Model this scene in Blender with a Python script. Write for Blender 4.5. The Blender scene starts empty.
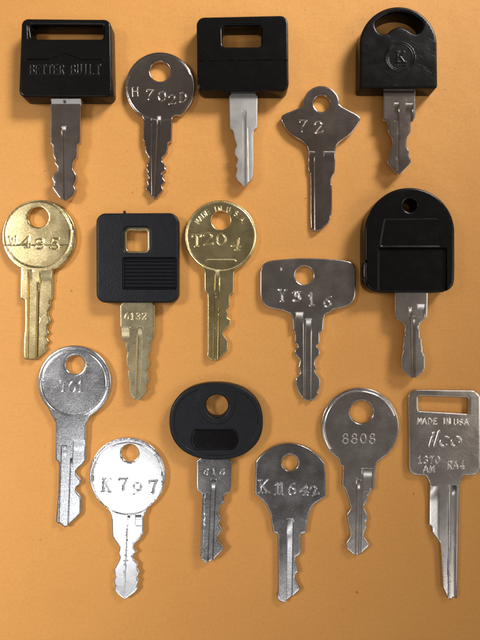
import bpy, math
import numpy as np
from mathutils import Vector
from mathutils.geometry import delaunay_2d_cdt

# ------------------------------------------------------------------ camera, world, lamps, exposure
sc = bpy.context.scene
COL = sc.collection
H = 200.0                  # camera height above the paper, mm
MM = 0.35                  # mm on the paper per reference pixel
cam_d = bpy.data.cameras.new('camera'); cam = bpy.data.objects.new('camera', cam_d); COL.objects.link(cam)
cam.location = (0, 0, H / 1000); cam.rotation_euler = (0, 0, 0)
cam_d.sensor_fit = 'VERTICAL'; cam_d.angle = 2 * math.atan(320 * MM / H)
cam_d.clip_start = 0.005; cam_d.clip_end = 50
sc.camera = cam
sc.view_settings.view_transform = 'Standard'; sc.view_settings.look = 'None'
sc.view_settings.exposure = 0.0; sc.view_settings.gamma = 1.0
sc.render.resolution_x = 768; sc.render.resolution_y = 1024

world = bpy.data.worlds.new('World'); sc.world = world; world.use_nodes = True
wn = world.node_tree.nodes; wl = world.node_tree.links
bg = wn['Background']; bg.inputs['Strength'].default_value = 1.0
tc = wn.new('ShaderNodeTexCoord'); sx = wn.new('ShaderNodeSeparateXYZ'); rp = wn.new('ShaderNodeValToRGB')
wl.new(tc.outputs['Generated'], sx.inputs[0]); wl.new(sx.outputs['Z'], rp.inputs[0]); wl.new(rp.outputs[0], bg.inputs['Color'])
# a dim room: a pale ring part way up, added for the sloped cuts to reflect, the dark shape of the person and phone straight above
sky_stops = [(0.0, (0.06, 0.052, 0.045)), (1.0, (0.086, 0.074, 0.065)), (0.55, (0.07, 0.06, 0.052)), (0.80, (0.28, 0.27, 0.27)), (0.885, (0.13, 0.115, 0.105)), (0.93, (0.086, 0.074, 0.065))]
for el, (p, c) in zip(rp.color_ramp.elements, sky_stops[:2]): el.position = p; el.color = (*c, 1)
for p, c in sky_stops[2:]: rp.color_ramp.elements.new(p).color = (*c, 1)

def area(name, loc, size, power, color, target=(0, 0, 0)):
    d = bpy.data.lights.new(name, 'AREA'); d.shape = 'DISK'; d.size = size; d.energy = power; d.color = color
    o = bpy.data.objects.new(name, d); COL.objects.link(o); o.location = loc
    o.rotation_euler = (Vector(target) - Vector(loc)).to_track_quat('-Z', 'Y').to_euler()
    return o
def spot(name, loc, aim, half, power, color, radius):
    d = bpy.data.lights.new(name, 'SPOT'); d.energy = power; d.color = color; d.shadow_soft_size = radius
    d.spot_size = math.radians(2 * half); d.spot_blend = 1.0
    o = bpy.data.objects.new(name, d); COL.objects.link(o); o.location = loc
    o.rotation_euler = (Vector((*aim, 0)) - Vector(loc)).to_track_quat('-Z', 'Y').to_euler()
    return o
area('ceiling_lamp', (-0.27, -0.385, 1.0), 0.20, 0.42, (0.96, 0.98, 1.0))
tube = area('tube_lamp', (0.10, -0.65, 0.93), 1.0, 1.1, (0.98, 0.98, 1.0))
tube.data.shape = 'RECTANGLE'; tube.data.size = 1.1; tube.data.size_y = 0.075
area('right_lamp', (0.5, -0.02, 0.5), 0.30, 0.72, (1.0, 0.92, 0.82))
spot('left_fill_spot', (-0.513, 0.082, 0.561), (-0.209, -0.072), 18.3, 26, (1.0, 0.97, 0.96), 0.12)  # added spot; its soft cone makes the paper dim towards the lower right
spot('top_fill_spot', (0.407, 0.575, 0.421), (0.055, 0.243), 16.8, 56, (1.0, 0.97, 0.93), 0.16)  # added spot brightening the top rows; narrow cone stands in for the phone's shade

# ------------------------------------------------------------------ materials
def newmat(name):
    m = bpy.data.materials.new(name); m.use_nodes = True
    nt = m.node_tree; b = nt.nodes['Principled BSDF']
    t = nt.nodes.new('ShaderNodeTexCoord'); mp = nt.nodes.new('ShaderNodeMapping')
    mp.inputs['Scale'].default_value = (1000, 1000, 1000)
    nt.links.new(t.outputs['Object'], mp.inputs[0])
    return m, nt, b, mp.outputs[0]
def noise(nt, vec, scale, detail=3, rough=0.5, stretch=None):
    if stretch:
        ro = nt.nodes.new('ShaderNodeMapping'); ro.inputs['Rotation'].default_value = (0, 0, stretch[1]); nt.links.new(vec, ro.inputs[0])
        mp = nt.nodes.new('ShaderNodeMapping'); mp.inputs['Scale'].default_value = stretch[0]
        nt.links.new(ro.outputs[0], mp.inputs[0]); vec = mp.outputs[0]
    n = nt.nodes.new('ShaderNodeTexNoise'); n.inputs['Scale'].default_value = scale
    n.inputs['Detail'].default_value = detail; n.inputs['Roughness'].default_value = rough
    nt.links.new(vec, n.inputs['Vector']); return n.outputs['Fac']
def ramp(nt, fac, stops):
    r = nt.nodes.new('ShaderNodeValToRGB'); el = r.color_ramp.elements
    el[0].position, el[0].color = stops[0][0], (*stops[0][1], 1)
    el[1].position, el[1].color = stops[-1][0], (*stops[-1][1], 1)
    for p, c in stops[1:-1]:
        q = el.new(p); q.color = (*c, 1)
    nt.links.new(fac, r.inputs[0]); return r.outputs[0]
def rng(nt, fac, a, b_, c=0.3, d=0.7):
    m = nt.nodes.new('ShaderNodeMapRange'); m.inputs[1].default_value = c; m.inputs[2].default_value = d
    m.inputs[3].default_value = a; m.inputs[4].default_value = b_; nt.links.new(fac, m.inputs[0]); return m.outputs[0]
def bump(nt, b, heights):
    prev = None
    for h, dist in heights:
        n = nt.nodes.new('ShaderNodeBump'); n.inputs['Distance'].default_value = dist; n.inputs['Strength'].default_value = 1
        nt.links.new(h, n.inputs['Height'])
        if prev: nt.links.new(prev, n.inputs['Normal'])
        prev = n.outputs[0]
    nt.links.new(prev, b.inputs['Normal'])

def metal(name, c1, c2, r0, r1, grain=1.0, brush=0.3, ang=0.0, fscale=1.6, pits=0.0):
    m, nt, b, v = newmat(name)
    b.inputs['Metallic'].default_value = 1
    big = noise(nt, v, 0.16, 2, 0.5); fine = noise(nt, v, fscale, 3, 0.6)
    br = noise(nt, v, 1.0, 3, 0.6, ((0.35, 7.0, 1.0), ang))
    col = ramp(nt, big, [(0.3, c1), (0.7, c2)])
    mx = nt.nodes.new('ShaderNodeMixRGB'); mx.blend_type = 'MULTIPLY'; mx.inputs[0].default_value = 1
    nt.links.new(col, mx.inputs[1])
    tar = ramp(nt, noise(nt, v, 1.7, 5, 0.8), [(0.28, (0.72, 0.68, 0.65)), (0.40, (1, 1, 1))])
    nt.links.new(tar, mx.inputs[2]); last = mx.outputs[0]
    if pits:                                        # fine light and dark specks of a cast, unpolished face
        m2 = nt.nodes.new('ShaderNodeMixRGB'); m2.blend_type = 'MULTIPLY'; m2.inputs[0].default_value = 1
        g = 1 - pits
        nt.links.new(last, m2.inputs[1]); nt.links.new(ramp(nt, noise(nt, v, 2.6, 3, 0.7), [(0.40, (g, g, g)), (0.56, (1, 1, 1))]), m2.inputs[2]); last = m2.outputs[0]
    nt.links.new(last, b.inputs['Base Color'])
    add = nt.nodes.new('ShaderNodeMath'); add.operation = 'ADD'
    nt.links.new(rng(nt, big, r0, r1), add.inputs[0]); nt.links.new(rng(nt, br, -0.02, 0.02), add.inputs[1])
    nt.links.new(add.outputs[0], b.inputs['Roughness'])
    hs = [(fine, 0.0000035 * grain), (br, 0.0000012 * brush)]
    for an, th in ((0.75, 0.64), (-0.9, 0.66), (0.15, 0.66)):        # hairline scratches in three directions
        sc_ = noise(nt, v, 1.0, 2, 0.6, ((0.16, 4.5, 1.0), ang + an))
        hs.append((rng(nt, sc_, 1, 0, th, th + 0.06), 0.0000022))
    bump(nt, b, hs)
    return m
def plastic(name, col, r0, r1, grain, scale=3.0):
    m, nt, b, v = newmat(name)
    big = noise(nt, v, 0.25, 4, 0.6)
    nt.links.new(ramp(nt, noise(nt, v, 1.4, 5, 0.8), [(0.35, col), (0.72, tuple(c * 1.5 for c in col)), (0.8, tuple(c * 2.6 + 0.004 for c in col))]), b.inputs['Base Color'])
    nt.links.new(rng(nt, big, r0, r1), b.inputs['Roughness'])
    b.inputs['Specular IOR Level'].default_value = 0.28
    hs = [(noise(nt, v, scale, 2, 0.6), 0.00001 * grain), (noise(nt, v, 0.5, 3, 0.5), 0.00001)]
    for an, th in ((0.5, 0.66), (-0.7, 0.67)):
        hs.append((rng(nt, noise(nt, v, 0.7, 2, 0.6, ((0.14, 4.5, 1.0), an)), 1, 0, th, th + 0.05), 0.0000035))
    bump(nt, b, hs)
    return m

NICKEL = metal('nickel', (0.62, 0.57, 0.52), (0.66, 0.62, 0.57), 0.21, 0.26, 0.45, 0.25, 0, 1.6, 0.14)
DARKNI = metal('dull_nickel', (0.50, 0.43, 0.38), (0.54, 0.47, 0.42), 0.16, 0.20, 0.5, 0.5)
STEEL = metal('satin_steel', (0.55, 0.53, 0.51), (0.62, 0.60, 0.58), 0.42, 0.50, 0.8, 0.6)
BRIGHT = metal('bright_nickel', (0.82, 0.82, 0.84), (0.88, 0.88, 0.89), 0.17, 0.21, 0.4, 0.5)
SPARK = metal('coarse_silver', (0.80, 0.81, 0.84), (0.86, 0.87, 0.90), 0.18, 0.25, 5.0, 0.4, 0, 3.4, 0.42)
CHROME = metal('worn_chrome', (0.52, 0.51, 0.51), (0.60, 0.59, 0.59), 0.17, 0.24, 0.9, 0.5, 0, 2.6, 0.28)
BRASS = metal('pale_brass', (0.62, 0.49, 0.24), (0.70, 0.58, 0.31), 0.22, 0.27, 1.3, 0.6, 0.2, 2.6, 0.30)
DBRASS = metal('dull_brass', (0.68, 0.56, 0.28), (0.74, 0.61, 0.32), 0.25, 0.31, 0.7, 0.6)
GREYBR = metal('grey_brass', (0.66, 0.56, 0.34), (0.74, 0.64, 0.40), 0.26, 0.34, 1.6, 0.4, 0, 2.4, 0.30)
BLACK = plastic('black_plastic', (0.005, 0.0043, 0.004), 0.18, 0.27, 0.7, 1.6)
BLACKG = plastic('grained_black_plastic', (0.010, 0.011, 0.014), 0.36, 0.44, 7.0, 1.6)
BLACKM = plastic('matt_black_plastic', (0.009, 0.010, 0.012), 0.48, 0.55, 1.2, 2.6)
BLACKS = plastic('smooth_black_plastic', (0.0045, 0.0042, 0.0042), 0.18, 0.26, 0.4, 1.4)

def paper_mat():
    m, nt, b, v = newmat('orange_paper')
    col = ramp(nt, noise(nt, v, 0.012, 5, 0.6), [(0.3, (0.75, 0.350, 0.090)), (0.7, (0.80, 0.388, 0.104))])
    mx = nt.nodes.new('ShaderNodeMixRGB'); mx.blend_type = 'MULTIPLY'; mx.inputs[0].default_value = 1
    nt.links.new(col, mx.inputs[1])
    nt.links.new(ramp(nt, noise(nt, v, 0.9, 5, 0.7), [(0.3, (0.91, 0.89, 0.85)), (0.7, (1, 1, 1))]), mx.inputs[2])
    m2 = nt.nodes.new('ShaderNodeMixRGB'); m2.blend_type = 'MULTIPLY'; m2.inputs[0].default_value = 1
    fib = noise(nt, v, 1.0, 2, 0.5, ((0.12, 2.2, 1), 0.0))
    nt.links.new(mx.outputs[0], m2.inputs[1]); nt.links.new(ramp(nt, fib, [(0.3, (0.985, 0.98, 0.975)), (0.7, (1, 1, 1))]), m2.inputs[2])
    m.name = 'orange_paper'
    spk = ramp(nt, noise(nt, v, 0.55, 1, 0.4), [(0.185, (0.6, 0.5, 0.45)), (0.215, (1, 1, 1))])
    m3 = nt.nodes.new('ShaderNodeMixRGB'); m3.blend_type = 'MULTIPLY'; m3.inputs[0].default_value = 1
    nt.links.new(m2.outputs[0], m3.inputs[1]); nt.links.new(spk, m3.inputs[2])
    nt.links.new(m3.outputs[0], b.inputs['Base Color'])
    b.inputs['Roughness'].default_value = 0.62; b.inputs['Specular IOR Level'].default_value = 0.35
    bump(nt, b, [(noise(nt, v, 1.3, 5, 0.7), 0.00008), (fib, 0.000008), (noise(nt, v, 0.035, 4, 0.5), 0.0010)])
    return m
PAPER = paper_mat()

# ------------------------------------------------------------------ outline helpers (all in reference pixels, y down)
def zc(x0, y0, s, pts): return [(x0 + a / s, y0 + b / s) for a, b in pts]
def chaikin(p, closed=True, n=1, t=0.25):
    for _ in range(n):
        q = []; L = len(p); rngi = range(L if closed else L - 1)
        if not closed: q.append(p[0])
        for i in rngi:
            a, b = p[i], p[(i + 1) % L]
            q.append((a[0] * (1 - t) + b[0] * t, a[1] * (1 - t) + b[1] * t))
            q.append((a[0] * t + b[0] * (1 - t), a[1] * t + b[1] * (1 - t)))
        if not closed: q.append(p[-1])
        p = q
    return p
def arc(cx, cy, r, a0, a1, n=None, ry=None):
    n = n or max(6, int(abs(a1 - a0) * r / 0.9)); ry = ry or r
    return [(cx + r * math.cos(a0 + (a1 - a0) * i / n), cy + ry * math.sin(a0 + (a1 - a0) * i / n)) for i in range(n + 1)]
def circle(cx, cy, r): return arc(cx, cy, r, 0, 2 * math.pi)[:-1]
def rpoly(pts, r):
    out = []; L = len(pts)
    rs = r if isinstance(r, (list, tuple)) else [r] * L
    for i in range(L):
        p = Vector(pts[i]); a = Vector(pts[i - 1]) - p; b = Vector(pts[(i + 1) % L]) - p
        ang = a.angle(b); d = min(rs[i] / math.tan(ang / 2), a.length * .49, b.length * .49)
        if rs[i] <= 0.01: out.append(tuple(p)); continue
        p0 = p + a.normalized() * d; p2 = p + b.normalized() * d
        rr = d * math.tan(ang / 2); c = p + (a.normalized() + b.normalized()).normalized() * (rr / math.sin(ang / 2))
        v0 = p0 - c; v2 = p2 - c
        a0 = math.atan2(v0.y, v0.x); a1 = math.atan2(v2.y, v2.x)
        while a1 - a0 > math.pi: a1 -= 2 * math.pi
        while a1 - a0 < -math.pi: a1 += 2 * math.pi
        out += arc(c.x, c.y, rr, a0, a1, max(4, int(abs(a1 - a0) * rr / 0.8)))
    return out
def resample(p, step):
    out = []
    for i in range(len(p)):
        a, b = np.array(p[i]), np.array(p[(i + 1) % len(p)]); d = np.linalg.norm(b - a)
        if d < 1e-4: continue
        n = max(1, int(math.ceil(d / step)))
        for k in range(n): out.append(tuple(a + (b - a) * k / n))
    # drop near-duplicates
    q = [out[0]]
    for v in out[1:]:
        if math.hypot(v[0] - q[-1][0], v[1] - q[-1][1]) > step * 0.25: q.append(v)
    if math.hypot(q[0][0] - q[-1][0], q[0][1] - q[-1][1]) < step * 0.25: q.pop()
    return q
def coin(cx, cy, r, left, right, t=0.18):
    """round bow: arc from the right neck over the top to the left neck, then down the left edge, tip, up the right"""
    ar = math.atan2(right[-1][1] - cy, right[-1][0] - cx); al = math.atan2(left[0][1] - cy, left[0][0] - cx)
    while al > ar: al -= 2 * math.pi
    A = arc(cx, cy, r, ar, al)
    return A[:-1] + chaikin([A[-1]] + left[1:] + right[:-1] + [A[0]], False, 1, t)[:-1]
def seg_dist(P, A, B):
    d = np.full(len(P), 1e9)
    for a, b in zip(A, B):
        ab = b - a; L = ab @ ab
        t = np.clip(((P - a) @ ab) / max(L, 1e-12), 0, 1)
        q = a + t[:, None] * ab - P
        d = np.minimum(d, np.einsum('ij,ij->i', q, q))
    return np.sqrt(d)
def inside(P, poly):
    poly = np.array(poly); x, y = P[:, 0], P[:, 1]; r = np.zeros(len(P), bool)
    x1, y1 = poly[:, 0], poly[:, 1]; x2, y2 = np.roll(x1, -1), np.roll(y1, -1)
    for a, b, c, d in zip(x1, y1, x2, y2):
        if b == d: continue
        m = ((b > y) != (d > y)) & (x < (c - a) * (y - b) / (d - b) + a)
        r ^= m
    return r
def loopsegs(p):
    p = np.array(p); return p, np.roll(p, -1, axis=0)

# ------------------------------------------------------------------ relief features: each returns depth (mm) at points P (px)
def offpts(A, B, offs, step=0.45):
    out = []
    for a, b in zip(A, B):
        L = np.hypot(*(b - a))
        if L < 1e-6: continue
        n = max(1, int(round(L / step))); D = (b - a) / L; N = np.array((-D[1], D[0]))
        for o in offs:
            for k in range(n): out.append(a + D * L * (k + 0.5) / n + N * o)
    return np.array(out) if out else np.zeros((0, 2))
def smooth(t): t = np.clip(t, 0, 1); return t * t * (3 - 2 * t)
def groove(x0, y0, x1, y1, w, depth, R=14.0, side=0.7, w1=None, start=0.0, xs=0.0):
    """milled slot from (x0,y0), where the cutter (radius R mm) runs out, to (x1,y1); w = half width in px"""
    A = np.array((x0, y0)); D = np.array((x1 - x0, y1 - y0)); L = np.hypot(*D); D = D / L; N = np.array((-D[1], D[0]))
    w1_ = w if w1 is None else w1
    def f(P):
        q = P - A; t = q @ D; n = q @ N
        tm = t * MM; full = math.sqrt(max(2 * R * depth - depth * depth, 0))
        u = np.clip(full - tm, 0, None)
        dep = np.where(tm > full, depth, depth - (R - np.sqrt(np.clip(R * R - u * u, 0, None))))
        dep = np.clip(dep, 0, depth); dep[t < 0] = 0
        if start: dep = np.where(t >= 0, np.maximum(dep, start), 0)
        ww = w + (w1_ - w) * np.clip(t / L, 0, 1)
        s = np.clip((ww - np.abs(n)) / side, 0, 1)
        if xs: dep = np.clip(dep + xs * n * MM * np.clip(dep / depth, 0, 1), 0, None)
        dep = dep * s
        dep[t > L] = 0
        return dep
    E = A + D * L; f.lines = []; f.pts = []
    for sg in (-1, 1):
        for off in (0, side):
            f.lines.append((tuple(A + N * sg * max(w - off, 0.02)), tuple(E + N * sg * max(w1_ - off, 0.02))))
    f.lines.append((tuple(A - N * w), tuple(A + N * w)))
    return f
def mill(poly, y0, depth, R=14.0, side=0.7, start=0.0, xs=0.0):
    """wide side milling over polygon, running out upward at y0"""
    pa, pb = loopsegs(poly)
    def f(P):
        ins = inside(P, poly); d = seg_dist(P, pa, pb)
        tm = (P[:, 1] - y0) * MM; full = math.sqrt(2 * R * depth - depth * depth)
        u = np.clip(full - tm, 0, None)
        dep = np.where(tm > full, depth, depth - (R - np.sqrt(np.clip(R * R - u * u, 0, None))))
        dep = np.clip(dep, 0, depth)
        if start: dep = np.maximum(dep, start)
        if xs: dep = np.clip(dep + xs * (pa[:, 0].mean() - P[:, 0]) * MM * np.clip(dep / depth, 0, 1), 0, None)
        dep = np.where(P[:, 1] < y0, 0, dep)
        return np.where(ins, dep * np.clip(d / side, 0, 1), 0)
    f.lines = []; f.pts = []; c = np.array(poly).mean(0)
    for a, b in zip(pa, pb):
        n = np.array((-(b - a)[1], (b - a)[0])); n = n / max(np.hypot(*n), 1e-9); n = n if (c - a) @ n > 0 else -n
        f.lines += [(tuple(a), tuple(b)), (tuple(a + n * side), tuple(b + n * side))]
    return f
def recess(poly, depth, side=0.8):
    pa, pb = loopsegs(resample(poly, 1.5))
    def f(P):
        ins = inside(P, poly); d = seg_dist(P, pa, pb)
        return np.where(ins, depth * smooth(d / side), 0)
    f.lines = []; f.pts = offpts(pa, pb, (0, side * 0.5, side, -0.2))
    return f
def polyline(pts, w, depth, closed=False, vee=True):
    p = np.array(pts); A = p if closed else p[:-1]; B = np.roll(p, -1, axis=0) if closed else p[1:]
    lo = p.min(0) - w; hi = p.max(0) + w
    def f(P):
        out = np.zeros(len(P)); m = ((P > lo) & (P < hi)).all(1)
        if m.any(): out[m] = depth * smooth(1 - seg_dist(P[m], A, B) / w)
        return out
    f.lines = []; f.pts = offpts(A, B, (0, w * 0.5, -w * 0.5, w, -w))
    return f
def step_below(poly, depth, side=0.6): return recess(poly, depth, side)
def ribs(x0, y0, x1, y1, n, depth):
    def f(P):
        m = (P[:, 0] > x0) & (P[:, 0] < x1) & (P[:, 1] > y0) & (P[:, 1] < y1)
        ph = (P[:, 1] - y0) / (y1 - y0) * n
        e = np.clip(np.minimum(P[:, 0] - x0, x1 - P[:, 0]) / 0.9, 0, 1)
        return np.where(m, depth * (0.5 + 0.5 * np.cos(2 * np.pi * ph)) * e + depth * (1 - e), 0)
    return f

LS = 0.62
# ---- stroke lettering, as cut by hand punches
def o_(cx, cy, rx, ry, a0=0, a1=360, n=14): return [(cx + rx * math.cos(math.radians(a0 + (a1 - a0) * i / n)), cy + ry * math.sin(math.radians(a0 + (a1 - a0) * i / n))) for i in range(n + 1)]
G = {
 '0': [o_(.3, .5, .28, .48)], '1': [[(.12, .8), (.32, 1), (.32, 0)], [(.12, 0), (.52, 0)]],
 '2': [o_(.3, .72, .26, .26, 160, -30, 8) + [(.05, .03), (.58, .03), (.60, .14)]],
 '3': [o_(.28, .74, .25, .24, 150, -90, 8) + o_(.28, .25, .28, .25, 90, -150, 9)],
 '4': [[(.46, 0), (.46, 1), (.02, .3), (.62, .3)], [(.32, 0), (.6, 0)]],
 '5': [[(.54, .98), (.12, .98), (.08, .55)] + o_(.28, .32, .29, .31, 110, -150, 9)],
 '6': [[(.5, .98), (.2, .75), (.04, .4)] + o_(.31, .3, .27, .29, 170, -190, 12)],
 '7': [[(.04, .84), (.04, .97), (.58, .97), (.3, .4), (.26, 0)]],
 '8': [o_(.3, .75, .22, .23), o_(.3, .27, .28, .26)],
 '9': [o_(.3, .68, .27, .29), [(.57, .66), (.5, .3), (.15, .02)]],
 'A': [[(0, 0), (.3, 1), (.6, 0)], [(.12, .35), (.48, .35)]],
 'B': [[(.05, 0), (.05, 1), (.35, 1)] + o_(.35, .76, .2, .24, 90, -90, 6) + [(.05, .52)], [(.35, .52)] + o_(.35, .26, .24, .26, 90, -90, 6) + [(.05, 0)]],
 'C': [o_(.34, .5, .32, .5, 45, 315, 12)], 'D': [[(.05, 0), (.05, 1), (.22, 1)] + o_(.22, .5, .36, .5, 90, -90, 9) + [(.05, 0)]],
 'E': [[(.52, 1), (.05, 1), (.05, 0), (.54, 0)], [(.05, .52), (.42, .52)]],
 'G': [o_(.34, .5, .32, .5, 45, 330, 12) + [(.6, .45), (.38, .45)]],
 'H': [[(.05, 0), (.05, 1)], [(.55, 0), (.55, 1)], [(.05, .5), (.55, .5)]],
 'I': [[(.3, 0), (.3, 1)]], 'K': [[(.08, 0), (.08, 1)], [(.56, 1), (.1, .42)], [(.24, .6), (.58, 0)], [(0, 0), (.2, 0)], [(0, 1), (.2, 1)], [(.46, 0), (.68, 0)]],
 'L': [[(.05, 1), (.05, 0), (.5, 0)]], 'M': [[(0, 0), (.05, 1), (.3, .3), (.55, 1), (.6, 0)]], 'N': [[(.05, 0), (.05, 1), (.55, 0), (.55, 1)]],
 'R': [[(.05, 0), (.05, 1), (.35, 1)] + o_(.35, .76, .2, .24, 90, -90, 6) + [(.05, .52)], [(.3, .52), (.58, 0)]],
 'S': [o_(.3, .75, .24, .24, 30, 270, 8) + o_(.3, .26, .26, .25, 90, -150, 8)],
 'T': [[(.3, 0), (.3, 1)], [(0, .86), (0, 1), (.6, 1), (.6, .86)], [(.18, 0), (.42, 0)]], 'U': [[(.05, 1), (.05, .3)] + o_(.3, .28, .25, .28, 180, 360, 7) + [(.55, 1)]],
 'W': [[(0, 1), (.15, 0), (.32, .75), (.48, 0), (.66, 1)], [(-.05, 1), (.08, 1)]], 'Y': [[(0, 1), (.3, .5), (.6, 1)], [(.3, .5), (.3, 0)], [(.18, 0), (.42, 0)], [(-.06, 1), (.1, 1)], [(.5, 1), (.68, 1)]],
 'i': [[(.15, 0), (.15, .66)], [(.15, .86), (.15, .96)]], 'l': [[(.15, 0), (.15, 1)]],
 'c': [o_(.34, .33, .3, .33, 50, 310, 9)], 'o': [o_(.34, .33, .3, .33)], '.': [[(.1, 0), (.1, .05)]],
}
def glyph(ch, x, y, w, h, depth, sw=0.75, rot=0.0, slant=0.0):
    """character ch in a box with its lower left corner at (x,y) px; rot in degrees, clockwise positive"""
    c, s = math.cos(math.radians(rot)), math.sin(math.radians(rot)); A = []; B = []
    for st in G[ch]:
        q = []
        for a, b in st:
            u = a / 0.6 * w + b * h * slant; v = -b * h
            q.append(np.array((x + u * c - v * s, y + u * s + v * c)))
        A += q[:-1]; B += q[1:]
    A = np.array(A); B = np.array(B); lo = np.minimum(A.min(0), B.min(0)) - sw * 1.2; hi = np.maximum(A.max(0), B.max(0)) + sw * 1.2
    def f(P):
        out = np.zeros(len(P)); m = ((P > lo) & (P < hi)).all(1)
        if m.any(): out[m] = LS * depth * smooth((sw * 1.12 - seg_dist(P[m], A, B)) / (sw * 1.0))
        return out
    f.lines = []; f.pts = offpts(A, B, (0, sw * 0.28, -sw * 0.28, sw * 0.56, -sw * 0.56, sw * 0.84, -sw * 0.84, sw * 1.12, -sw * 1.12), 0.36)
    return f
def text(s, x, y, adv, w, h, depth, sw=0.75, rot=0.0, slant=0.0):
    out = []; c, sn = math.cos(math.radians(rot)), math.sin(math.radians(rot))
    for i, ch in enumerate(s):
        if ch != ' ': out.append(glyph(ch, x + i * adv * c, y + i * adv * sn, w, h, depth, sw, rot, slant))
    return out

# ------------------------------------------------------------------ plate builder
def W(p, z, o):     # reference px on the plane at height z -> metres, relative to origin o (metres)
    k = MM * (H - z) / H / 1000
    return ((p[0] - 240) * k - o[0], (320 - p[1]) * k - o[1])

def plate(names, mat, outline, holes, z0, z1, bev, feats, parent, split=None, step=0.7, bh=None, fine=0.36, mats=None, sharp=38):
    """a slab with a relief top. bev = edge rounding in px. split = y px where it divides into two parts"""
    o = parent.location
    bh = bev * MM if bh is None else bh
    ol = resample(outline, step); hl = [resample(h, step) for h in holes]
    loops = [ol] + hl
    SA = np.concatenate([loopsegs(l)[0] for l in loops]); SB = np.concatenate([loopsegs(l)[1] for l in loops])
    def isin(P):
        m = inside(P, ol)
        for h in hl: m &= ~inside(P, h)
        return m
    def hgt(P, d):
        t = np.clip((bev - d) / bev, 0, 1)
        z = -bh * (1 - np.sqrt(np.clip(1 - t * t, 0, 1)))
        dep = np.zeros(len(P)); up = np.zeros(len(P))
        for f in feats:
            v = f(P); dep = np.maximum(dep, v); up = np.maximum(up, -v)
        return z - dep + up
    arr = np.array(ol); lo, hi = arr.min(0), arr.max(0)
    xs = np.arange(lo[0], hi[0], fine); ys = np.arange(lo[1], hi[1], fine)
    X, Y = np.meshgrid(xs, ys); P = np.stack([X.ravel(), Y.ravel()], 1)
    ok = isin(P); dist = np.full(len(P), 0.0); dist[ok] = seg_dist(P[ok], SA, SB)
    z = np.zeros(len(P)); z[ok] = hgt(P[ok], np.full(ok.sum(), bev * 2)); Z = z.reshape(X.shape)
    lap = np.zeros_like(Z); lap[1:-1, 1:-1] = np.abs(Z[2:, 1:-1] + Z[:-2, 1:-1] - 2 * Z[1:-1, 1:-1]) + np.abs(Z[1:-1, 2:] + Z[1:-1, :-2] - 2 * Z[1:-1, 1:-1])
    lap = np.maximum(lap, 0.5 * np.pad(lap, 1)[2:, 1:-1]); lap = np.maximum(lap, 0.5 * np.pad(lap, 1)[:-2, 1:-1])
    keep = lap > 0.012
    ii, jj = np.indices(X.shape); keep |= (ii % 5 == 0) & (jj % 5 == 0)
    keep = keep.ravel() & ok & (dist > bev * 1.0 + 0.15)
    FP = [getattr(f, 'pts', None) for f in feats]; FP = [q for q in FP if q is not None and len(q)]
    LN = [l for f in feats for l in getattr(f, 'lines', [])]
    grid = P[keep]
    for l in LN:
        a, b = np.array(l[0]), np.array(l[1]); FP.append(np.array([a + (b - a) * t for t in np.linspace(0, 1, max(2, int(np.hypot(*(b - a)) / 0.6)))]))
    if FP:
        FP = np.concatenate(FP); FP = FP[isin(FP)]
    if len(FP):
        FP = FP[seg_dist(FP, SA, SB) > bev * 0.3]
        # thin out points closer than 0.13 px, then drop grid points next to them
        _, ui = np.unique(np.round(FP / 0.14).astype(int), axis=0, return_index=True); FP = FP[np.sort(ui)]
        occ = set(map(tuple, np.round(FP / 0.28).astype(int)))
        gk = np.round(grid / 0.28).astype(int)
        grid = grid[np.array([tuple(q) not in occ for q in gk])] if len(grid) else grid
        pts = [grid, FP]
    else: pts = [grid]
    # rings following the edge so that it rounds off
    for k in (0.25, 0.6, 1.0):
        for l in loops:
            a = np.array(l); t = np.roll(a, -1, 0) - np.roll(a, 1, 0); t /= np.maximum(np.linalg.norm(t, axis=1)[:, None], 1e-9)
            for sgn in (1, -1):
                q = a + sgn * np.stack([-t[:, 1], t[:, 0]], 1) * bev * k
                m = isin(q); q = q[m]
                if len(q):
                    q = q[seg_dist(q, SA, SB) > bev * k * 0.85]; pts.append(q)
    if split is not None:                      # a chain of points along the dividing line keeps the surface unbroken there
        q = np.stack([np.arange(lo[0], hi[0], 0.3), np.full(len(np.arange(lo[0], hi[0], 0.3)), split)], 1)
        q = q[isin(q)]; pts = [p[np.abs(p[:, 1] - split) > 0.12] for p in pts] + [q]
    pts = np.concatenate(pts)
    cons = []; base = []
    for l in loops:
        n = len(l); s = len(base); base += l; cons += [(s + i, s + (i + 1) % n) for i in range(n)]
    nb = len(base)
    extra = []
    if split is not None:
        s = nb; extra = [(lo[0] - 5, split), (hi[0] + 5, split)]; cons.append((s, s + 1))
    allp = [Vector(p) for p in base] + [Vector(p) for p in extra]
    cen = Vector((float((lo[0] + hi[0]) / 2), float((lo[1] + hi[1]) / 2)))
    def tri(points, cn):
        vs, es, fs, *_ = delaunay_2d_cdt([v - cen for v in points], cn, [], 0, 4e-3)   # centred: float precision
        V = np.array([(v.x + cen.x, v.y + cen.y) for v in vs]); F = np.array([f for f in fs if len(f) == 3])
        c = V[F].mean(1); F = F[isin(c)]
        a, b, c2 = V[F[:, 0]], V[F[:, 1]], V[F[:, 2]]
        area2 = (b[:, 0] - a[:, 0]) * (c2[:, 1] - a[:, 1]) - (b[:, 1] - a[:, 1]) * (c2[:, 0] - a[:, 0])
        F[area2 > 0] = F[area2 > 0][:, ::-1]          # px y is down: clockwise in px = up-facing in world
        return V, F
    lp = []; lc = []
    for a, b in LN:
        s = len(allp) + len(lp); lp += [Vector(a), Vector(b)]; lc.append((s, s + 1))
    V, F = tri(allp + lp + [Vector(p) for p in pts], cons + lc)
    d = seg_dist(V, SA, SB); d[d < 5e-3] = 0
    zt = z1 + hgt(V, d)
    Vb, Fb = tri(allp, cons)
    groups = [(names if isinstance(names, str) else names[0], lambda c: c[:, 1] < 1e9)]
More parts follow.
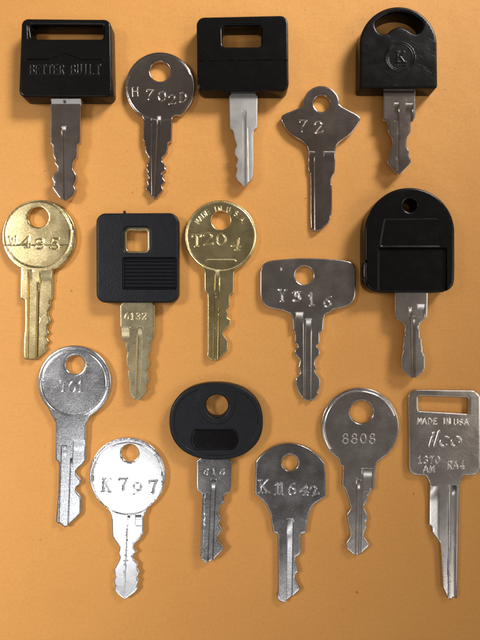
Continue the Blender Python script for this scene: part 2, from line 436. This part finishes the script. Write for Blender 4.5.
    if split is not None:
        groups = [(names[0], lambda c: c[:, 1] <= split), (names[1], lambda c: c[:, 1] > split)]
    obs = []
    eA = np.concatenate([F[:, [0, 1]], F[:, [1, 2]], F[:, [2, 0]]]); kA = np.sort(eA, 1)
    _, invA, cntA = np.unique(kA, axis=0, return_inverse=True, return_counts=True)
    outer = eA[cntA[invA.ravel()] == 1]
    for gi, (nm, sel) in enumerate(groups):
        f = F[sel(V[F].mean(1))]; fb = Fb[sel(Vb[Fb].mean(1))]
        be = outer[sel(V[outer].mean(1))]
        co = []; idx = {}; faces = []
        def vid(tag, i, p, z):
            kk = (tag, i)
            if kk not in idx: w = W(p, z1, o); idx[kk] = len(co); co.append((w[0], w[1], z / 1000))
            return idx[kk]
        for t in f: faces.append([vid('t', i, V[i], zt[i]) for i in t])
        for a, b in be: faces.append([vid('t', b, V[b], zt[b]), vid('t', a, V[a], zt[a]), vid('w', a, V[a], z0), vid('w', b, V[b], z0)])
        for t in fb: faces.append([vid('b', i, Vb[i], z0) for i in t[::-1]])
        me = bpy.data.meshes.new(nm); me.from_pydata(co, [], faces); me.validate(); me.update()
        me.materials.append(mat if mats is None else mats[gi])
        me.polygons.foreach_set('use_smooth', [True] * len(me.polygons)); me.set_sharp_from_angle(angle=math.radians(sharp))
        ob = bpy.data.objects.new(nm, me); COL.objects.link(ob); ob.parent = parent; obs.append(ob)
    return obs

GROUP = 'keys laid out in rows on the orange paper'
def key(label, px, py, tilt=(0, 0)):
    o = bpy.data.objects.new('key', None); COL.objects.link(o); o.empty_display_size = 0.01
    o.location = ((px - 240) * MM / 1000, (320 - py) * MM / 1000, 0)
    o.rotation_euler = (math.radians(tilt[0]), math.radians(tilt[1]), 0)
    o['label'] = label; o['category'] = 'key'; o['group'] = GROUP
    return o

# ------------------------------------------------------------------ the orange paper
def sheet():
    me = bpy.data.meshes.new('paper_surface'); s = 0.75
    me.from_pydata([(-s, -s, 0), (s, -s, 0), (s, s, 0), (-s, s, 0)], [], [(0, 1, 2, 3)]); me.materials.append(PAPER)
    o = bpy.data.objects.new('paper_surface', me); COL.objects.link(o); o['kind'] = 'structure'
    o['label'] = 'smooth orange envelope paper under all the keys'
sheet()

TH = 2.2     # thickness of a plain metal key

# ================================================================== TOP ROW
# --- key: square black head, embossed gable and two words
def key_square_gable():
    k = key('black square headed key with long thin slot and embossed gable line above two words', 66, 105)
    hd = rpoly([(21.3, 18.3), (110.5, 19), (112, 97), (18.4, 97)], [7, 7, 7, 7])
    slot = rpoly([(29.2, 24.6), (103.3, 25.0), (102.6, 38.6), (31.5, 38.6)], 2.4)
    ln = zc(15, 10, 4.364, [(51, 215), (150, 215), (222, 188), (290, 217), (385, 217)])
    fe = [polyline(ln, 0.9, -0.30)]
    fe += text('BETTER', 29.5, 74, 5.95, 4.3, 9.4, -0.30, 0.95) + text('BUILT', 70.5, 74, 6.3, 4.4, 9.4, -0.30, 0.95)
    fe += [recess(rpoly([(26.5, 22.3), (105.5, 22.8), (105, 40.5), (27, 40.5)], 3), 0.16, 0.8)]
    plate('head', BLACK, hd, [slot], 0, 6.5, 2.0, fe, k)
    L = zc(35, 90, 6.4, [(98, 52), (98, 345), (112, 352), (116, 425), (128, 440), (126, 470), (143, 490), (139, 520)]) + \
        zc(45, 150, 8, [(66, 190), (55, 225), (72, 262), (58, 303), (92, 350), (118, 388), (175, 404)])
    R = [(72.8, 195.5), (75.5, 190), (73.2, 185), (76.2, 180), (75.6, 174), (72, 168)] + zc(35, 90, 6.4, [(246, 455), (268, 425), (267, 370), (272, 346), (288, 336), (292, 52)])
    bl = chaikin(L + R, True, 1, 0.13)
    cx = 63.6
    fe = [groove(cx, 126, cx + 1.2, 202, 2.6, 0.9, 9)]
    plate('blade', DARKNI, bl, [], 2.1, 4.3, 0.5, fe, k)
    col = rpoly([(50.4, 96), (80.6, 96), (80.6, 103.6), (50.4, 103.6)], 0.4)
    def slope(P): return (P[:, 1] - 96) * MM * 0.42
    plate('collar', STEEL, col, [], 1.9, 5.3, 0.4, [slope, polyline(circle(64, 101, 1.0), 1.2, 1.6)], k)
key_square_gable()

# --- key: round bow stamped H702D
def blade_feats_h702():
    return [mill(zc(120, 105, 6.4, [(158, 78), (203, 78), (200, 300), (205, 640), (158, 640)]), 117.5, 0.35, 20, 0.5),
            groove(159.3, 116, 155.4, 200, 2.1, 0.9, 8, 0.6)]
def key_h702():
    k = key('round bowed dull grey metal key stamped H702D between the two square black headed keys', 160, 110)
    c = (160, 87, 35.0)
    L = zc(120, 105, 6.4, [(118, 48), (140, 72), (149, 92), (145, 225), (156, 238), (160, 300), (183, 335), (180, 365)]) + \
        zc(130, 145, 8, [(130, 155), (136, 170), (125, 190), (141, 215), (133, 240), (148, 262), (130, 285), (140, 318), (120, 350), (145, 378), (182, 425)])
    R = zc(130, 145, 8, [(196, 428), (236, 396), (266, 358), (252, 325), (284, 290), (262, 262), (276, 240), (250, 226), (290, 200), (278, 175), (285, 155), (256, 130)]) + \
        zc(120, 105, 6.4, [(272, 335), (303, 300), (308, 240), (330, 230), (335, 80), (350, 66), (372, 50)])
    out = coin(*c, L, R, 0.12)
    fe = [polyline(circle(160, 87, 33.2), 0.9, 0.10, True)]
    fe += [glyph('H', 132.5, 96, 6.2, 8.5, 0.2, 0.65, -3), glyph('7', 146, 99, 6.6, 9.5, 0.3, 0.8, 5), glyph('0', 158.4, 101.2, 7.4, 9.8, 0.26, 0.65, 2),
           glyph('2', 168.8, 104.3, 6.6, 9.2, 0.28, 0.7, 0), glyph('D', 179.6, 101.8, 6.6, 9, 0.26, 0.65, 4)]
    fe += blade_feats_h702()
    plate(('bow', 'blade'), DARKNI, out, [circle(160, 71.3, 10)], 0, TH, 0.9, fe, k, split=116.6)
key_h702()

# --- key: square black head, short wide slot
def key_square_slot():
    k = key('black square headed key with short rounded slot and satin grey blade', 243, 95)
    hd = rpoly([(196.3, 17), (288, 15), (289, 90.7), (197.3, 90.7)], 8)
    slot = rpoly([(222, 25.6), (261.5, 25), (261.5, 46.7), (222.6, 46.8)], 3.6)
    fe = [step_below([(190, 60.3), (295, 59.0), (295, 79), (190, 79)], 0.30, 0.9),
          polyline([(205, 49), (214, 56)], 0.5, 0.12)]
    plate('head', BLACKS, hd, [slot], 0, 6.7, 1.8, fe, k)
    L = zc(210, 90, 6.4, [(122, 10), (127, 245), (150, 262), (158, 310), (172, 350), (158, 385), (162, 415), (176, 435), (178, 455), (165, 480), (176, 505), (164, 548), (178, 580)]) + [(244.3, 186.6)]
    R = [(252.6, 178.5)] + zc(210, 90, 6.4, [(278, 480), (277, 262), (302, 240), (305, 10)])
    bl = chaikin(L + R, True, 1, 0.13)
    fe = [groove(244.3, 110, 244.6, 190, 2.4, 0.9, 8, 0.8), polyline([(248.2, 128), (249.2, 182)], 0.6, 0.15)]
    plate('blade', STEEL, bl, [], 2.2, 4.4, 0.5, fe, k)
key_square_slot()

# --- key: winged bow stamped 72
def key_72():
    k = key('brown grey metal key with a winged bow under a small ring, stamped 72', 321, 145)
    s = lambda p: zc(275, 80, 5.647, p)
    ring = arc(321.4, 103.8, 18.2, 0.02, -math.pi - 0.05)
    left = s([(146, 152), (48, 192), (36, 205), (33, 218), (38, 235), (60, 275), (100, 315), (160, 350), (178, 370)])
    L = zc(280, 135, 6.4, [(182, 100), (182, 225)]) + zc(295, 160, 8, [(126, 108), (126, 535), (142, 562), (175, 572)])
    R = zc(295, 160, 8, [(205, 560), (242, 530), (286, 488), (286, 450), (302, 434), (302, 200), (290, 178), (300, 140), (322, 100), (328, 0)]) + zc(280, 135, 6.4, [(355, 100)])
    right = s([(350, 370), (365, 350), (430, 306), (465, 258), (482, 228), (482, 212), (470, 197), (378, 148)])
    out = ring + chaikin(left + L + R + right, False, 1, 0.2)
    fe = [glyph('7', 299.5, 131, 7, 11, 0.30, 0.8, 3), glyph('2', 315.5, 133, 7.6, 11.5, 0.34, 0.85, -3),
          mill([(300, 151), (314.7, 151), (315.2, 240), (300, 240)], 151, 0.8, 9, 0.5),
          mill([(323.8, 151), (345, 151), (345, 240), (324, 240)], 151, 0.8, 9, 0.5)]
    plate(('bow', 'blade'), DARKNI, out, [circle(321.9, 103.4, 8.1)], 0, TH, 1.0, fe, k, split=149.5)
key_72()

# --- key: arched black head with crescent slot
def key_arched_crescent():
    k = key('black arch topped key with a curved crescent slot and a faint round emblem', 400, 92)
    hd = arc(398.5, 45.2, 38.8, 0, -math.pi) + rpoly([(359.7, 50), (359.4, 88), (437.8, 88), (437.3, 50)], [0.0, 3, 3, 0.0])
    cr = chaikin(zc(355, 5, 5.333, [(105, 103), (128, 72), (180, 42), (240, 33), (300, 43), (345, 75), (366, 106), (356, 132), (335, 153), (305, 148), (280, 128), (237, 111), (195, 128), (175, 150), (150, 155), (118, 138)]), True, 2)
    fe = [polyline(circle(400, 57, 14.4), 0.8, -0.16, True), polyline(circle(400, 57, 12.6), 0.5, -0.08, True),
          glyph('K', 396.5, 62, 8, 10, -0.08, 1.1)] + [polyline([(394 + 2.6 * i, 65.5), (395 + 2.6 * i, 65.6)], 0.6, -0.2) for i in range(5)]
    plate('head', BLACK, hd, [cr], 0, 7.0, 1.8, fe, k)
    L = zc(360, 80, 6.4, [(150, 30), (150, 235), (146, 250), (152, 262), (172, 265), (178, 275), (178, 330), (205, 370), (210, 415), (192, 440), (192, 480), (178, 510), (178, 535), (238, 602)])
    R = zc(360, 80, 6.4, [(262, 602), (326, 535), (326, 505), (312, 480), (315, 455), (298, 425), (300, 375), (325, 335), (325, 268), (340, 262), (355, 240), (357, 30)])
    bl = chaikin(L + R, True, 1, 0.13)
    fe = [groove(396.6, 102.5, 397.5, 121, 2.6, 0.9, 7, 0.5), groove(409.4, 103, 409.4, 121.5, 3.9, 0.9, 7, 0.5),
          polyline([(398.6, 122), (398.2, 170)], 0.7, 0.3)]
    plate('blade', DARKNI, bl, [], 2.4, 4.6, 0.6, fe, k)
key_arched_crescent()

# ================================================================== SECOND ROW
def key_w485():
    k = key('round bowed yellow brass key stamped W485 at the left edge', 38, 270)
    L = [(20.0, 265.5)] + zc(0, 265, 6.4, [(132, 22), (128, 215), (158, 226), (158, 400), (150, 470), (149, 595), (165, 607)])
    R = zc(0, 265, 6.4, [(232, 606), (300, 542), (290, 520), (311, 492), (290, 462), (311, 436), (300, 420), (305, 385), (323, 360), (306, 325), (306, 295), (322, 270), (318, 228), (333, 218), (336, 30)]) + [(56.5, 265.0)]
    out = coin(38.9, 236.6, 37.0, L, R, 0.1)
    fe = [polyline(circle(37.9, 234.2, 33.0), 1.0, 0.16, True), polyline([(3, 245.2), (69, 244.7)], 0.5, 0.10)]
    fe += [glyph('W', 10.2, 246, 6.4, 9.5, 0.15, 0.55, -6), glyph('4', 21.5, 247, 8.5, 10.5, 0.36, 0.85, 2), glyph('8', 35.6, 249, 8.5, 10.5, 0.36, 0.85), glyph('5', 50.6, 249, 8, 11, 0.36, 0.85, 3)]
    fe += [groove(29.8, 269.5, 28.8, 366, 2.4, 0.8, 16, 0.7), mill([(39.5, 270.5), (60, 270.5), (60, 366), (36, 366)], 270.5, 0.9, 13, 0.6),
           groove(38.2, 282, 36.3, 366, 1.4, 1.1, 10, 0.5)]
    plate(('bow', 'blade'), BRASS, out, [circle(38.2, 217.3, 10.0)], 0, TH, 1.0, fe, k, split=267)
key_w485()

def key_ribbed():
    k = key('black rounded square headed key with a small square hole and a ribbed grip patch', 137, 305)
    hd = rpoly([(95.9, 213), (178.4, 212.6), (178.3, 302.6), (96.1, 302.6)], 9.5)
    ho = rpoly([(123.4, 227), (149.4, 227), (149.4, 252.6), (123.4, 252.6)], 5)
    pad = rpoly([(122.3, 257), (176.6, 257), (176.6, 289.6), (122.3, 289.6)], 2)
    pad_in = rpoly([(123.2, 257.9), (175.7, 257.9), (175.7, 288.7), (123.2, 288.7)], 1.6)
    plate('head', BLACKG, hd, [ho], 0, 4.8, 2.0, [recess(pad, 0.9, 0.7)], k)
    nub = rpoly([(123.2, 210.6), (125.2, 210.6), (125.8, 214), (122.8, 214)], 0.6)
    plate('moulding_nub', BLACKG, nub, [], 1.6, 3.0, 0.4, [], k)
    plate('grip_ribs', BLACKM, pad_in, [], 3.85, 4.75, 0.4, [ribs(124, 258.6, 175, 288, 8, 0.6)], k)
    core = rpoly([(119, 223), (153, 223), (153, 257), (119, 257)], 3)
    plate('metal_core', GREYBR, core, [rpoly([(126.6, 230.5), (147.6, 230.5), (147.6, 251.2), (126.6, 251.2)], 3.4)], 1.2, 3.2, 0.8, [], k)
    L = zc(100, 295, 6.4, [(128, 35), (131, 282), (158, 302), (162, 340), (172, 370), (165, 410), (168, 450), (182, 470), (178, 520), (188, 560)]) + [(129.2, 388), (130, 395.5), (136.5, 401.3)]
    R = [(138.3, 401.2), (142, 397.3), (146.8, 391.8), (145.9, 386), (149.4, 380.8), (147.8, 371)] + zc(100, 295, 6.4, [(300, 480), (322, 450), (318, 425), (305, 400), (322, 365), (325, 302), (348, 268), (350, 35)])
    bl = chaikin(L + R, True, 1, 0.13)
    fe = [mill([(110, 326.5), (129.4, 326.5), (129.6, 370), (110, 372)], 326.5, 0.95, 13, 0.5),
          groove(139.8, 326.5, 137.2, 404, 2.7, 0.95, 8, 0.7)]
    fe += text('6132', 125, 319.5, 5.8, 3.9, 6.8, -0.11, 0.5)
    plate('blade', GREYBR, bl, [], 1.4, 3.5, 0.5, fe, k)
key_ribbed()

def key_t204():
    k = key('round bowed dark brass key stamped T204 with small arched lettering round its hole', 221, 270)
    L = zc(180, 195, 6, [(130, 436)]) + zc(180, 265, 6.4, [(148, 28), (156, 50), (156, 170), (176, 185), (175, 560), (170, 585), (188, 606), (218, 617)])
    R = zc(180, 265, 6.4, [(240, 611), (306, 550), (309, 490), (275, 440), (290, 410), (322, 385), (326, 350), (301, 335), (311, 310), (299, 290), (321, 260), (318, 212), (325, 187), (345, 178), (346, 46)]) + zc(180, 195, 6, [(340, 436)])
    out = coin(220.9, 236.3, 36.1, L, R, 0.12)
    fe = [polyline(arc(220.9, 236.3, 34.3, 0, 2 * math.pi)[:-1], 0.9, 0.12, True)]
    fe += [glyph('T', 192.5, 246.5, 8, 11.5, 0.30, 0.8), glyph('2', 203.6, 245, 9, 12, 0.32, 0.8, -2), glyph('0', 216.8, 245, 9, 11.5, 0.32, 0.8), glyph('4', 231, 249, 8, 11.5, 0.34, 0.85, 8)]
    s = 'MADE IN U.S.A.'
    for i, ch in enumerate(s):
        if ch == ' ': continue
        a = math.radians(-150 + i * 118 / 13); r = 25.0
        fe.append(glyph(ch, 220.9 + r * math.cos(a), 236.3 + r * math.sin(a), 3.2, 5.0, 0.13, 0.42, math.degrees(a) + 90))
    fe += [polyline([(205.5, 261), (207, 259.6), (235, 259.6), (236.4, 261)], 0.6, 0.08)]
    fe += [groove(217.6, 269.5, 215.2, 362, 2.6, 0.7, 9, 0.7), groove(214.8, 284, 213.9, 362, 0.7, 1.0, 9, 0.4), groove(219.4, 284, 218.6, 362, 0.7, 1.0, 9, 0.4)]
    plate(('bow', 'blade'), DBRASS, out, [circle(220.9, 220.4, 9.2)], 0, TH, 1.0, fe, k, split=268.2)
key_t204()

def key_y316():
    k = key('wide rounded rectangular bowed grey metal key stamped Y316', 307, 310)
    head = [(260.2, 272), (262, 265), (267, 261), (278, 259.4), (301, 257.6), (335, 258.8), (350, 261), (354.5, 265), (356, 272), (356, 296), (353, 302.5), (346, 307.2), (333, 309.6)]
    R = list(reversed(zc(270, 305, 6.4, [(250, 621), (282, 608), (311, 570), (310, 550), (322, 520), (325, 478), (290, 425), (300, 400), (288, 380), (295, 345), (318, 320), (322, 292), (300, 262), (319, 240), (318, 180), (340, 167), (346, 90), (356, 60), (385, 48)])))
    L = list(reversed(zc(270, 305, 6.4, [(95, 42), (128, 55), (143, 80), (146, 165), (160, 180), (160, 245), (181, 262), (157, 295), (165, 325), (192, 352), (190, 370), (182, 400), (196, 435), (164, 475), (165, 520), (186, 572), (222, 613)])))
    out = chaikin(head, False, 2) + chaikin(R + L, False, 1, 0.12) + chaikin([(283, 310.6), (268, 308.2), (262.5, 303.5), (260.1, 297), (260.2, 280)], False, 2)
    fe = [glyph('Y', 278.8, 301, 6.4, 11.5, 0.34, 0.8, 4), glyph('3', 293, 301.5, 7.5, 10, 0.20, 0.7, -6), glyph('5', 293.4, 301, 7.5, 10, 0.14, 0.6, 5), glyph('1', 309.3, 305.5, 5, 12.5, 0.34, 0.85, -4), glyph('6', 323.5, 306, 7, 10.5, 0.28, 0.75, 10),
          polyline([(281, 268), (281.3, 270)], 0.6, 0.15)]
    fe += [mill([(295.6, 311.8), (303.7, 311.8), (304.2, 402), (288, 402)], 311.8, 0.85, 13, 0.6), groove(308.8, 318.5, 308.0, 404, 3.2, 0.95, 12, 0.7)]
    plate(('bow', 'blade'), NICKEL, out, [circle(304.3, 275.3, 9.1)], 0, TH, 1.1, fe, k, split=311.2)
key_y316()

def key_arched_recess():
    k = key('large black arch topped key with a round hole and a sunken rectangular panel', 410, 292)
    hd = arc(410, 232.5, 45.1, 0, -math.pi) + chaikin([(364.9, 240), (364.9, 278), (366, 285), (370, 289.5), (377, 292.6), (443, 292.6), (450, 289.5), (454, 285), (455.1, 278), (455.1, 240)], False, 1, 0.2)
    pan = rpoly([(377.6, 247.4), (447.6, 247.4), (447.6, 300), (377.6, 300)], [3, 3, 0, 0])
    fe = [recess(pan, 1.1, 1.6), recess(rpoly([(384, 218.5), (439, 218), (443, 247.0), (379, 247.0)], 3), 0.18, 1.5),
          polyline([(364.5, 259), (367, 262)], 0.9, 0.5), polyline([(420.4, 272.0), (420.9, 272.5)], 0.6, 0.2)]
    plate('head', BLACKS, hd, [circle(410.3, 205.2, 6.4)], 0, 8.0, 2.2, fe, k)
    L = zc(370, 280, 6.4, [(160, 40), (162, 245), (205, 270), (228, 300), (221, 330), (228, 350), (214, 385), (220, 400), (209, 430), (215, 450), (203, 490), (203, 572), (268, 629)])
    R = zc(370, 280, 6.4, [(292, 629), (350, 580), (352, 490), (335, 455), (339, 435), (330, 410), (333, 382), (318, 365), (319, 335), (312, 300), (325, 275), (367, 237), (372, 40)])
    bl = chaikin(L + R, True, 1, 0.13)
    fe = [groove(410.5, 307, 411.6, 380, 1.9, 0.8, 10, 0.7), groove(414.6, 316, 414.6, 380, 1.3, 1.1, 9, 0.4), groove(421.2, 304, 421.2, 317, 4.0, 0.7, 11, 0.5)]
    plate('blade', NICKEL, bl, [], 2.8, 5.0, 0.5, fe, k)
key_arched_recess()

# ================================================================== LOWER ROWS
def key_t01():
    k = key('round bowed sparkling silver key with faint raised T01 and bright white blade', 74, 420)
    L = zc(25, 335, 3.2, [(63, 238), (82, 255), (96, 280)]) + zc(35, 430, 6.4, [(130, 20), (127, 190), (150, 212), (146, 400), (129, 590), (154, 608), (180, 628)])
    R = zc(35, 430, 6.4, [(204, 622), (291, 540), (293, 430), (262, 395), (262, 370), (291, 350), (291, 320), (262, 285), (264, 256), (306, 220), (324, 190), (326, 60), (326, 10)]) + zc(25, 335, 3.2, [(196, 285), (208, 262), (222, 245)])
    out = coin(74.3, 382.3, 37.0, L, R, 0.12)
    fe = [polyline(circle(73.8, 382.6, 32.8), 1.3, 0.22, True)]
    fe += [glyph('T', 60, 391.5, 6.6, 10.5, -0.12, 0.55, 4), glyph('0', 69.3, 392, 6.6, 10.5, -0.12, 0.55, 2), glyph('1', 78.5, 392, 4.2, 10.5, -0.12, 0.55, 0)]
    fe += [groove(64, 444.5, 61.2, 529, 3.0, 0.7, 14, 0.6), mill([(73.2, 439.5), (90, 439.5), (90, 530), (68, 530)], 439.5, 0.5, 20, 0.5), groove(71.4, 458, 68.4, 529, 1.4, 1.1, 9, 0.4)]
    plate(('bow', 'blade'), SPARK, out, [circle(75, 364.8, 9.2)], 0, 2.4, 1.6, fe, k, split=424)
key_t01()

def key_k797():
    k = key('round bowed bright white silver key stamped K797', 127, 515, )
    L = zc(95, 505, 6.4, [(66, 28), (92, 48), (105, 75), (109, 200), (130, 236), (156, 270), (149, 310), (159, 345), (119, 420), (129, 460), (119, 490), (129, 520), (121, 545), (150, 580), (186, 605)])
    R = zc(95, 505, 6.4, [(196, 605), (252, 565), (276, 535), (269, 510), (282, 485), (271, 460), (287, 430), (269, 402), (276, 377), (249, 350), (244, 320), (269, 300), (247, 275), (250, 255), (291, 215), (293, 200), (311, 183), (311, 75), (322, 55), (352, 36)])
    out = coin(127.3, 475.6, 38.2, L, R, 0.12)
    fe = [polyline(circle(127.9, 478.2, 36.0), 0.75, 0.2, True)]
    for i in range(34):
        a = math.radians(-125 + i * 2.1); fe.append(polyline([(127.3 + 37.0 * math.cos(a), 475.6 + 37.0 * math.sin(a)), (127.3 + 39 * math.cos(a), 475.6 + 39 * math.sin(a))], 0.5, 0.35))
    fe += [glyph('K', 102.0, 491.0, 8, 12.5, 0.34, 0.8, 4), glyph('7', 119.5, 490.5, 8, 12.5, 0.34, 0.85), glyph('9', 132.6, 494, 8.2, 12.2, 0.28, 0.75, 6), glyph('7', 150, 493.5, 8, 13, 0.38, 0.95, -4)]
    fe += [groove(129.2, 514.6, 127.5, 525, 1.8, 0.55, 5, 0.4, w1=1.0, start=0.15), groove(138.3, 514.0, 138.3, 526, 3.3, 0.55, 5, 0.4, start=0.15), polyline([(127.2, 526), (124.7, 598)], 0.6, 0.22)]
    plate(('bow', 'blade'), BRIGHT, out, [circle(129.8, 452.9, 8.7)], 0, TH, 0.9, fe, k, split=513.8)
key_k797()

def key_oval():
    k = key('black oval headed key with round hole above a sunken smooth dark pad', 216, 462)
    hd = []
    for i in range(220):
        t = 2 * math.pi * i / 220; c, s = math.cos(t), math.sin(t); e = 2 / 2.25
        hd.append((216.1 + 47.0 * math.copysign(abs(c) ** e, c), 421.6 + 38.8 * math.copysign(abs(s) ** e, s)))
    rim = [(216.1 + (x - 216.1) * 0.90, 421.6 + (y - 421.6) * 0.885) for x, y in hd]
    collar = zc(160, 375, 4.364, [(168, 62), (168, 130), (176, 165), (198, 195), (225, 210), (248, 213), (272, 210), (300, 195), (320, 165), (326, 130), (326, 62)])
    collar = chaikin(collar, False, 2)
    body = [p for p in rim]
    pad = rpoly([(190.3, 437), (193.5, 429), (235.5, 429), (238.8, 437), (238.8, 443), (235, 450.6), (194, 450.6), (190.3, 443)], 4.5)
    pin = rpoly([(191.1, 437), (194.3, 429.8), (234.7, 429.8), (238, 437), (238, 443), (234.4, 449.8), (194.7, 449.8), (191.1, 443)], 4.2)
    panel = [p for p in rim]
    cp = collar
    def panels(P):       # the grained field lies a little lower than rim and collar
        ins = inside(P, panel); pa, pb = loopsegs(resample(panel, 2)); d = seg_dist(P, pa, pb)
        v = np.where(ins, 0.28 * smooth(d / 0.8), 0)
        cpoly = cp + [(cp[-1][0], 370), (cp[0][0], 370)]
        ic = inside(P, cpoly); A = np.array(cp[:-1]); B = np.array(cp[1:]); dc = seg_dist(P, A, B)
        v = np.where(ic, 0.0, v * smooth(dc / 0.8)); return v
    plate('head', BLACKG, hd, [circle(216.8, 406, 11.3)], 0, 4.8, 2.2, [panels, recess(pad, 0.7, 0.7)], k)
    plate('inset_pad', BLACKS, pin, [], 3.6, 4.5, 0.6, [], k)
    s = 5.818
    L = zc(175, 455, s, [(125, 15), (125, 205), (155, 225), (157, 260), (150, 440), (145, 600), (183, 632)])
    R = zc(175, 455, s, [(212, 622), (281, 550), (278, 530), (255, 505), (250, 470), (276, 435), (255, 400), (270, 368), (252, 340), (262, 300), (287, 270), (285, 232), (325, 215), (331, 15)])
    bl = chaikin(L + R, True, 1, 0.13)
    fe = [groove(213.6, 479, 210.0, 566, 3.0, 0.9, 14, 1.2), polyline([(203.6, 494), (201.6, 556)], 0.8, 0.25)]
    fe += [glyph('6', 203.5, 475, 4, 5.5, 0.12, 0.5), glyph('1', 211.5, 474.5, 3, 5.5, 0.12, 0.5), glyph('6', 219.5, 475, 4.4, 5.5, 0.12, 0.5)]
    plate('blade', CHROME, bl, [], 1.4, 3.5, 0.6, fe, k)
key_oval()

def key_k1642():
    k = key('dark chrome key with arched flat sided bow, stamped K and a run of digits', 289, 510)
    s = lambda p: zc(250, 435, 5.647, p)
    # clockwise from the left shoulder over the top
    top = s([(28, 335), (27, 320), (30, 165), (34, 148), (60, 115), (110, 75), (165, 52), (222, 44), (280, 53), (335, 78), (385, 115), (412, 146), (425, 165), (428, 340), (424, 352)])
    r2 = s([(385, 378), (355, 400), (340, 430)])
    R = list(reversed(zc(255, 510, 6.4, [(205, 590), (291, 511), (271, 470), (257, 440), (262, 410), (281, 400), (274, 370), (261, 330), (262, 305), (296, 280), (293, 156), (329, 149), (334, 85)])))
    L = list(reversed(zc(255, 510, 6.4, [(103, 60), (115, 145), (146, 155), (148, 535), (139, 552), (150, 580), (188, 598)])))
    l2 = s([(112, 440), (90, 395), (60, 362)])
    out = chaikin(top, False, 1) + chaikin(r2 + R + L + l2, False, 1, 0.12)
    fe = [glyph('K', 259, 492.8, 9, 12.5, 0.32, 0.85, -2), glyph('1', 274.6, 494.5, 4.5, 11.5, 0.3, 0.75), glyph('1', 278.8, 494.5, 4.0, 11.5, 0.3, 0.75), glyph('6', 288.0, 494.5, 7.4, 11, 0.26, 0.7), glyph('4', 299.8, 494.5, 7.6, 9.5, 0.28, 0.7, 5), glyph('2', 312.6, 496.5, 6.8, 9.5, 0.24, 0.65, -22)]
    fe += [groove(290.2, 518.5, 289.2, 606, 3.2, 0.95, 40, 0.6, w1=3.0, xs=0.20), polyline([(253.4, 458), (252.9, 494)], 0.1, 0.0)]
    plate(('bow', 'blade'), CHROME, out, [circle(290.1, 462.9, 8.1)], 0, 2.3, 1.0, fe, k, split=519)
key_k1642()

def key_8808():
    k = key('round bowed grey metal key with large hole and faint raised 8808', 360, 465)
    L = zc(315, 380, 5.333, [(118, 430), (135, 455)]) + zc(325, 460, 6.4, [(116, 45), (108, 165), (130, 190), (150, 250), (166, 312), (139, 350), (146, 400), (158, 450), (163, 490), (134, 535), (141, 572), (188, 613)])
    R = zc(325, 460, 6.4, [(215, 616), (286, 550), (281, 535), (250, 490), (255, 460), (270, 430), (262, 400), (276, 385), (271, 350), (249, 300), (277, 255), (275, 235), (300, 196), (318, 190), (323, 70)]) + zc(315, 380, 5.333, [(330, 445), (345, 428)])
    out = coin(360.2, 426.8, 39.0, L, R, 0.12)
    fe = [polyline(arc(360.6, 427.5, 36.6, math.radians(-215), math.radians(-20)), 1.1, 0.16), recess(circle(361.5, 412.2, 12.4), 0.4, 1.6)]
    fe += text('8808', 342.5, 443.0, 8.9, 5.6, 9.8, -0.06, 0.6)
    fe += [mill([(363.4, 468.4), (372.8, 468.4), (372.8, 492), (363.4, 492)], 468.4, 0.7, 10, 0.5),
           groove(356.8, 478, 354.9, 560, 0.9, 0.5, 8, 0.6), groove(362.4, 468, 360.2, 560, 0.9, 0.5, 8, 0.6), groove(359.4, 480, 357.5, 560, 1.6, 0.8, 10, 0.5)]
    plate(('bow', 'blade'), NICKEL, out, [circle(361.5, 412.2, 10.8)], 0, TH, 0.9, fe, k, split=464.8)
key_8808()

def key_blank():
    k = key('grey metal key blank with slotted square bow and raised italic lettering', 444, 475)
    left = rpoly([(425, 475.8), (409.2, 475.4), (408.2, 389.4), (480.8, 390.6), (480.8, 475.4), (464, 475.8)], [0, 8, 9, 9, 8, 0])
    R = list(reversed(zc(405, 465, 4.414, [(210, 598), (231, 590), (243, 90), (252, 62)])))
    L = list(reversed(zc(405, 465, 4.414, [(98, 58), (110, 82), (108, 268), (120, 276), (121, 300), (156, 346), (160, 400), (167, 540), (190, 590), (203, 594)])))
    # left loop starts at the left shoulder, runs over the top to the right shoulder
    out = left + R + L
    slot = rpoly([(418.4, 396), (468.8, 397.8), (468.8, 413.9), (418.6, 410.9)], 1.8)
    fe = text('MADE', 417.2, 424, 5.3, 3.8, 5.6, -0.13, 0.45) + text('IN', 442, 424, 4.2, 3, 5.6, -0.13, 0.45) + text('USA', 453.5, 424.8, 5.4, 3.8, 5.6, -0.13, 0.45)
    fe += [glyph('i', 427.5, 446, 7, 14, -0.30, 1.0, 0, 0.30), glyph('l', 432.5, 446, 7, 15, -0.30, 1.0, 0, 0.30), glyph('c', 438.6, 446, 8.0, 14, -0.30, 0.95, 0, 0.28), glyph('o', 449.6, 446, 8.6, 14, -0.30, 0.95, 0, 0.28)]
    fe += text('1370', 417.6, 463, 5.9, 4.2, 6.8, -0.13, 0.5) + text('AM', 423.5, 472, 6.2, 4.5, 6.2, -0.13, 0.5) + text('RA4', 447.5, 468.5, 6.0, 4.2, 7.2, -0.12, 0.42)
    fe += [mill([(430.8, 486.4), (441.4, 486.4), (441.9, 610), (432, 560), (420, 535), (420, 480)][1:] + [(430, 486.4)], 486.4, 0.8, 25, 0.6, 0.05, xs=0.28),
           groove(454.4, 485, 454.0, 602, 2.3, 1.2, 8, 0.5), polyline([(449.3, 486), (448.5, 598)], 0.8, 0.15)]
    plate(('bow', 'blade'), NICKEL, out, [slot], 0, 2.3, 1.1, fe, k, split=477.6)
key_blank()
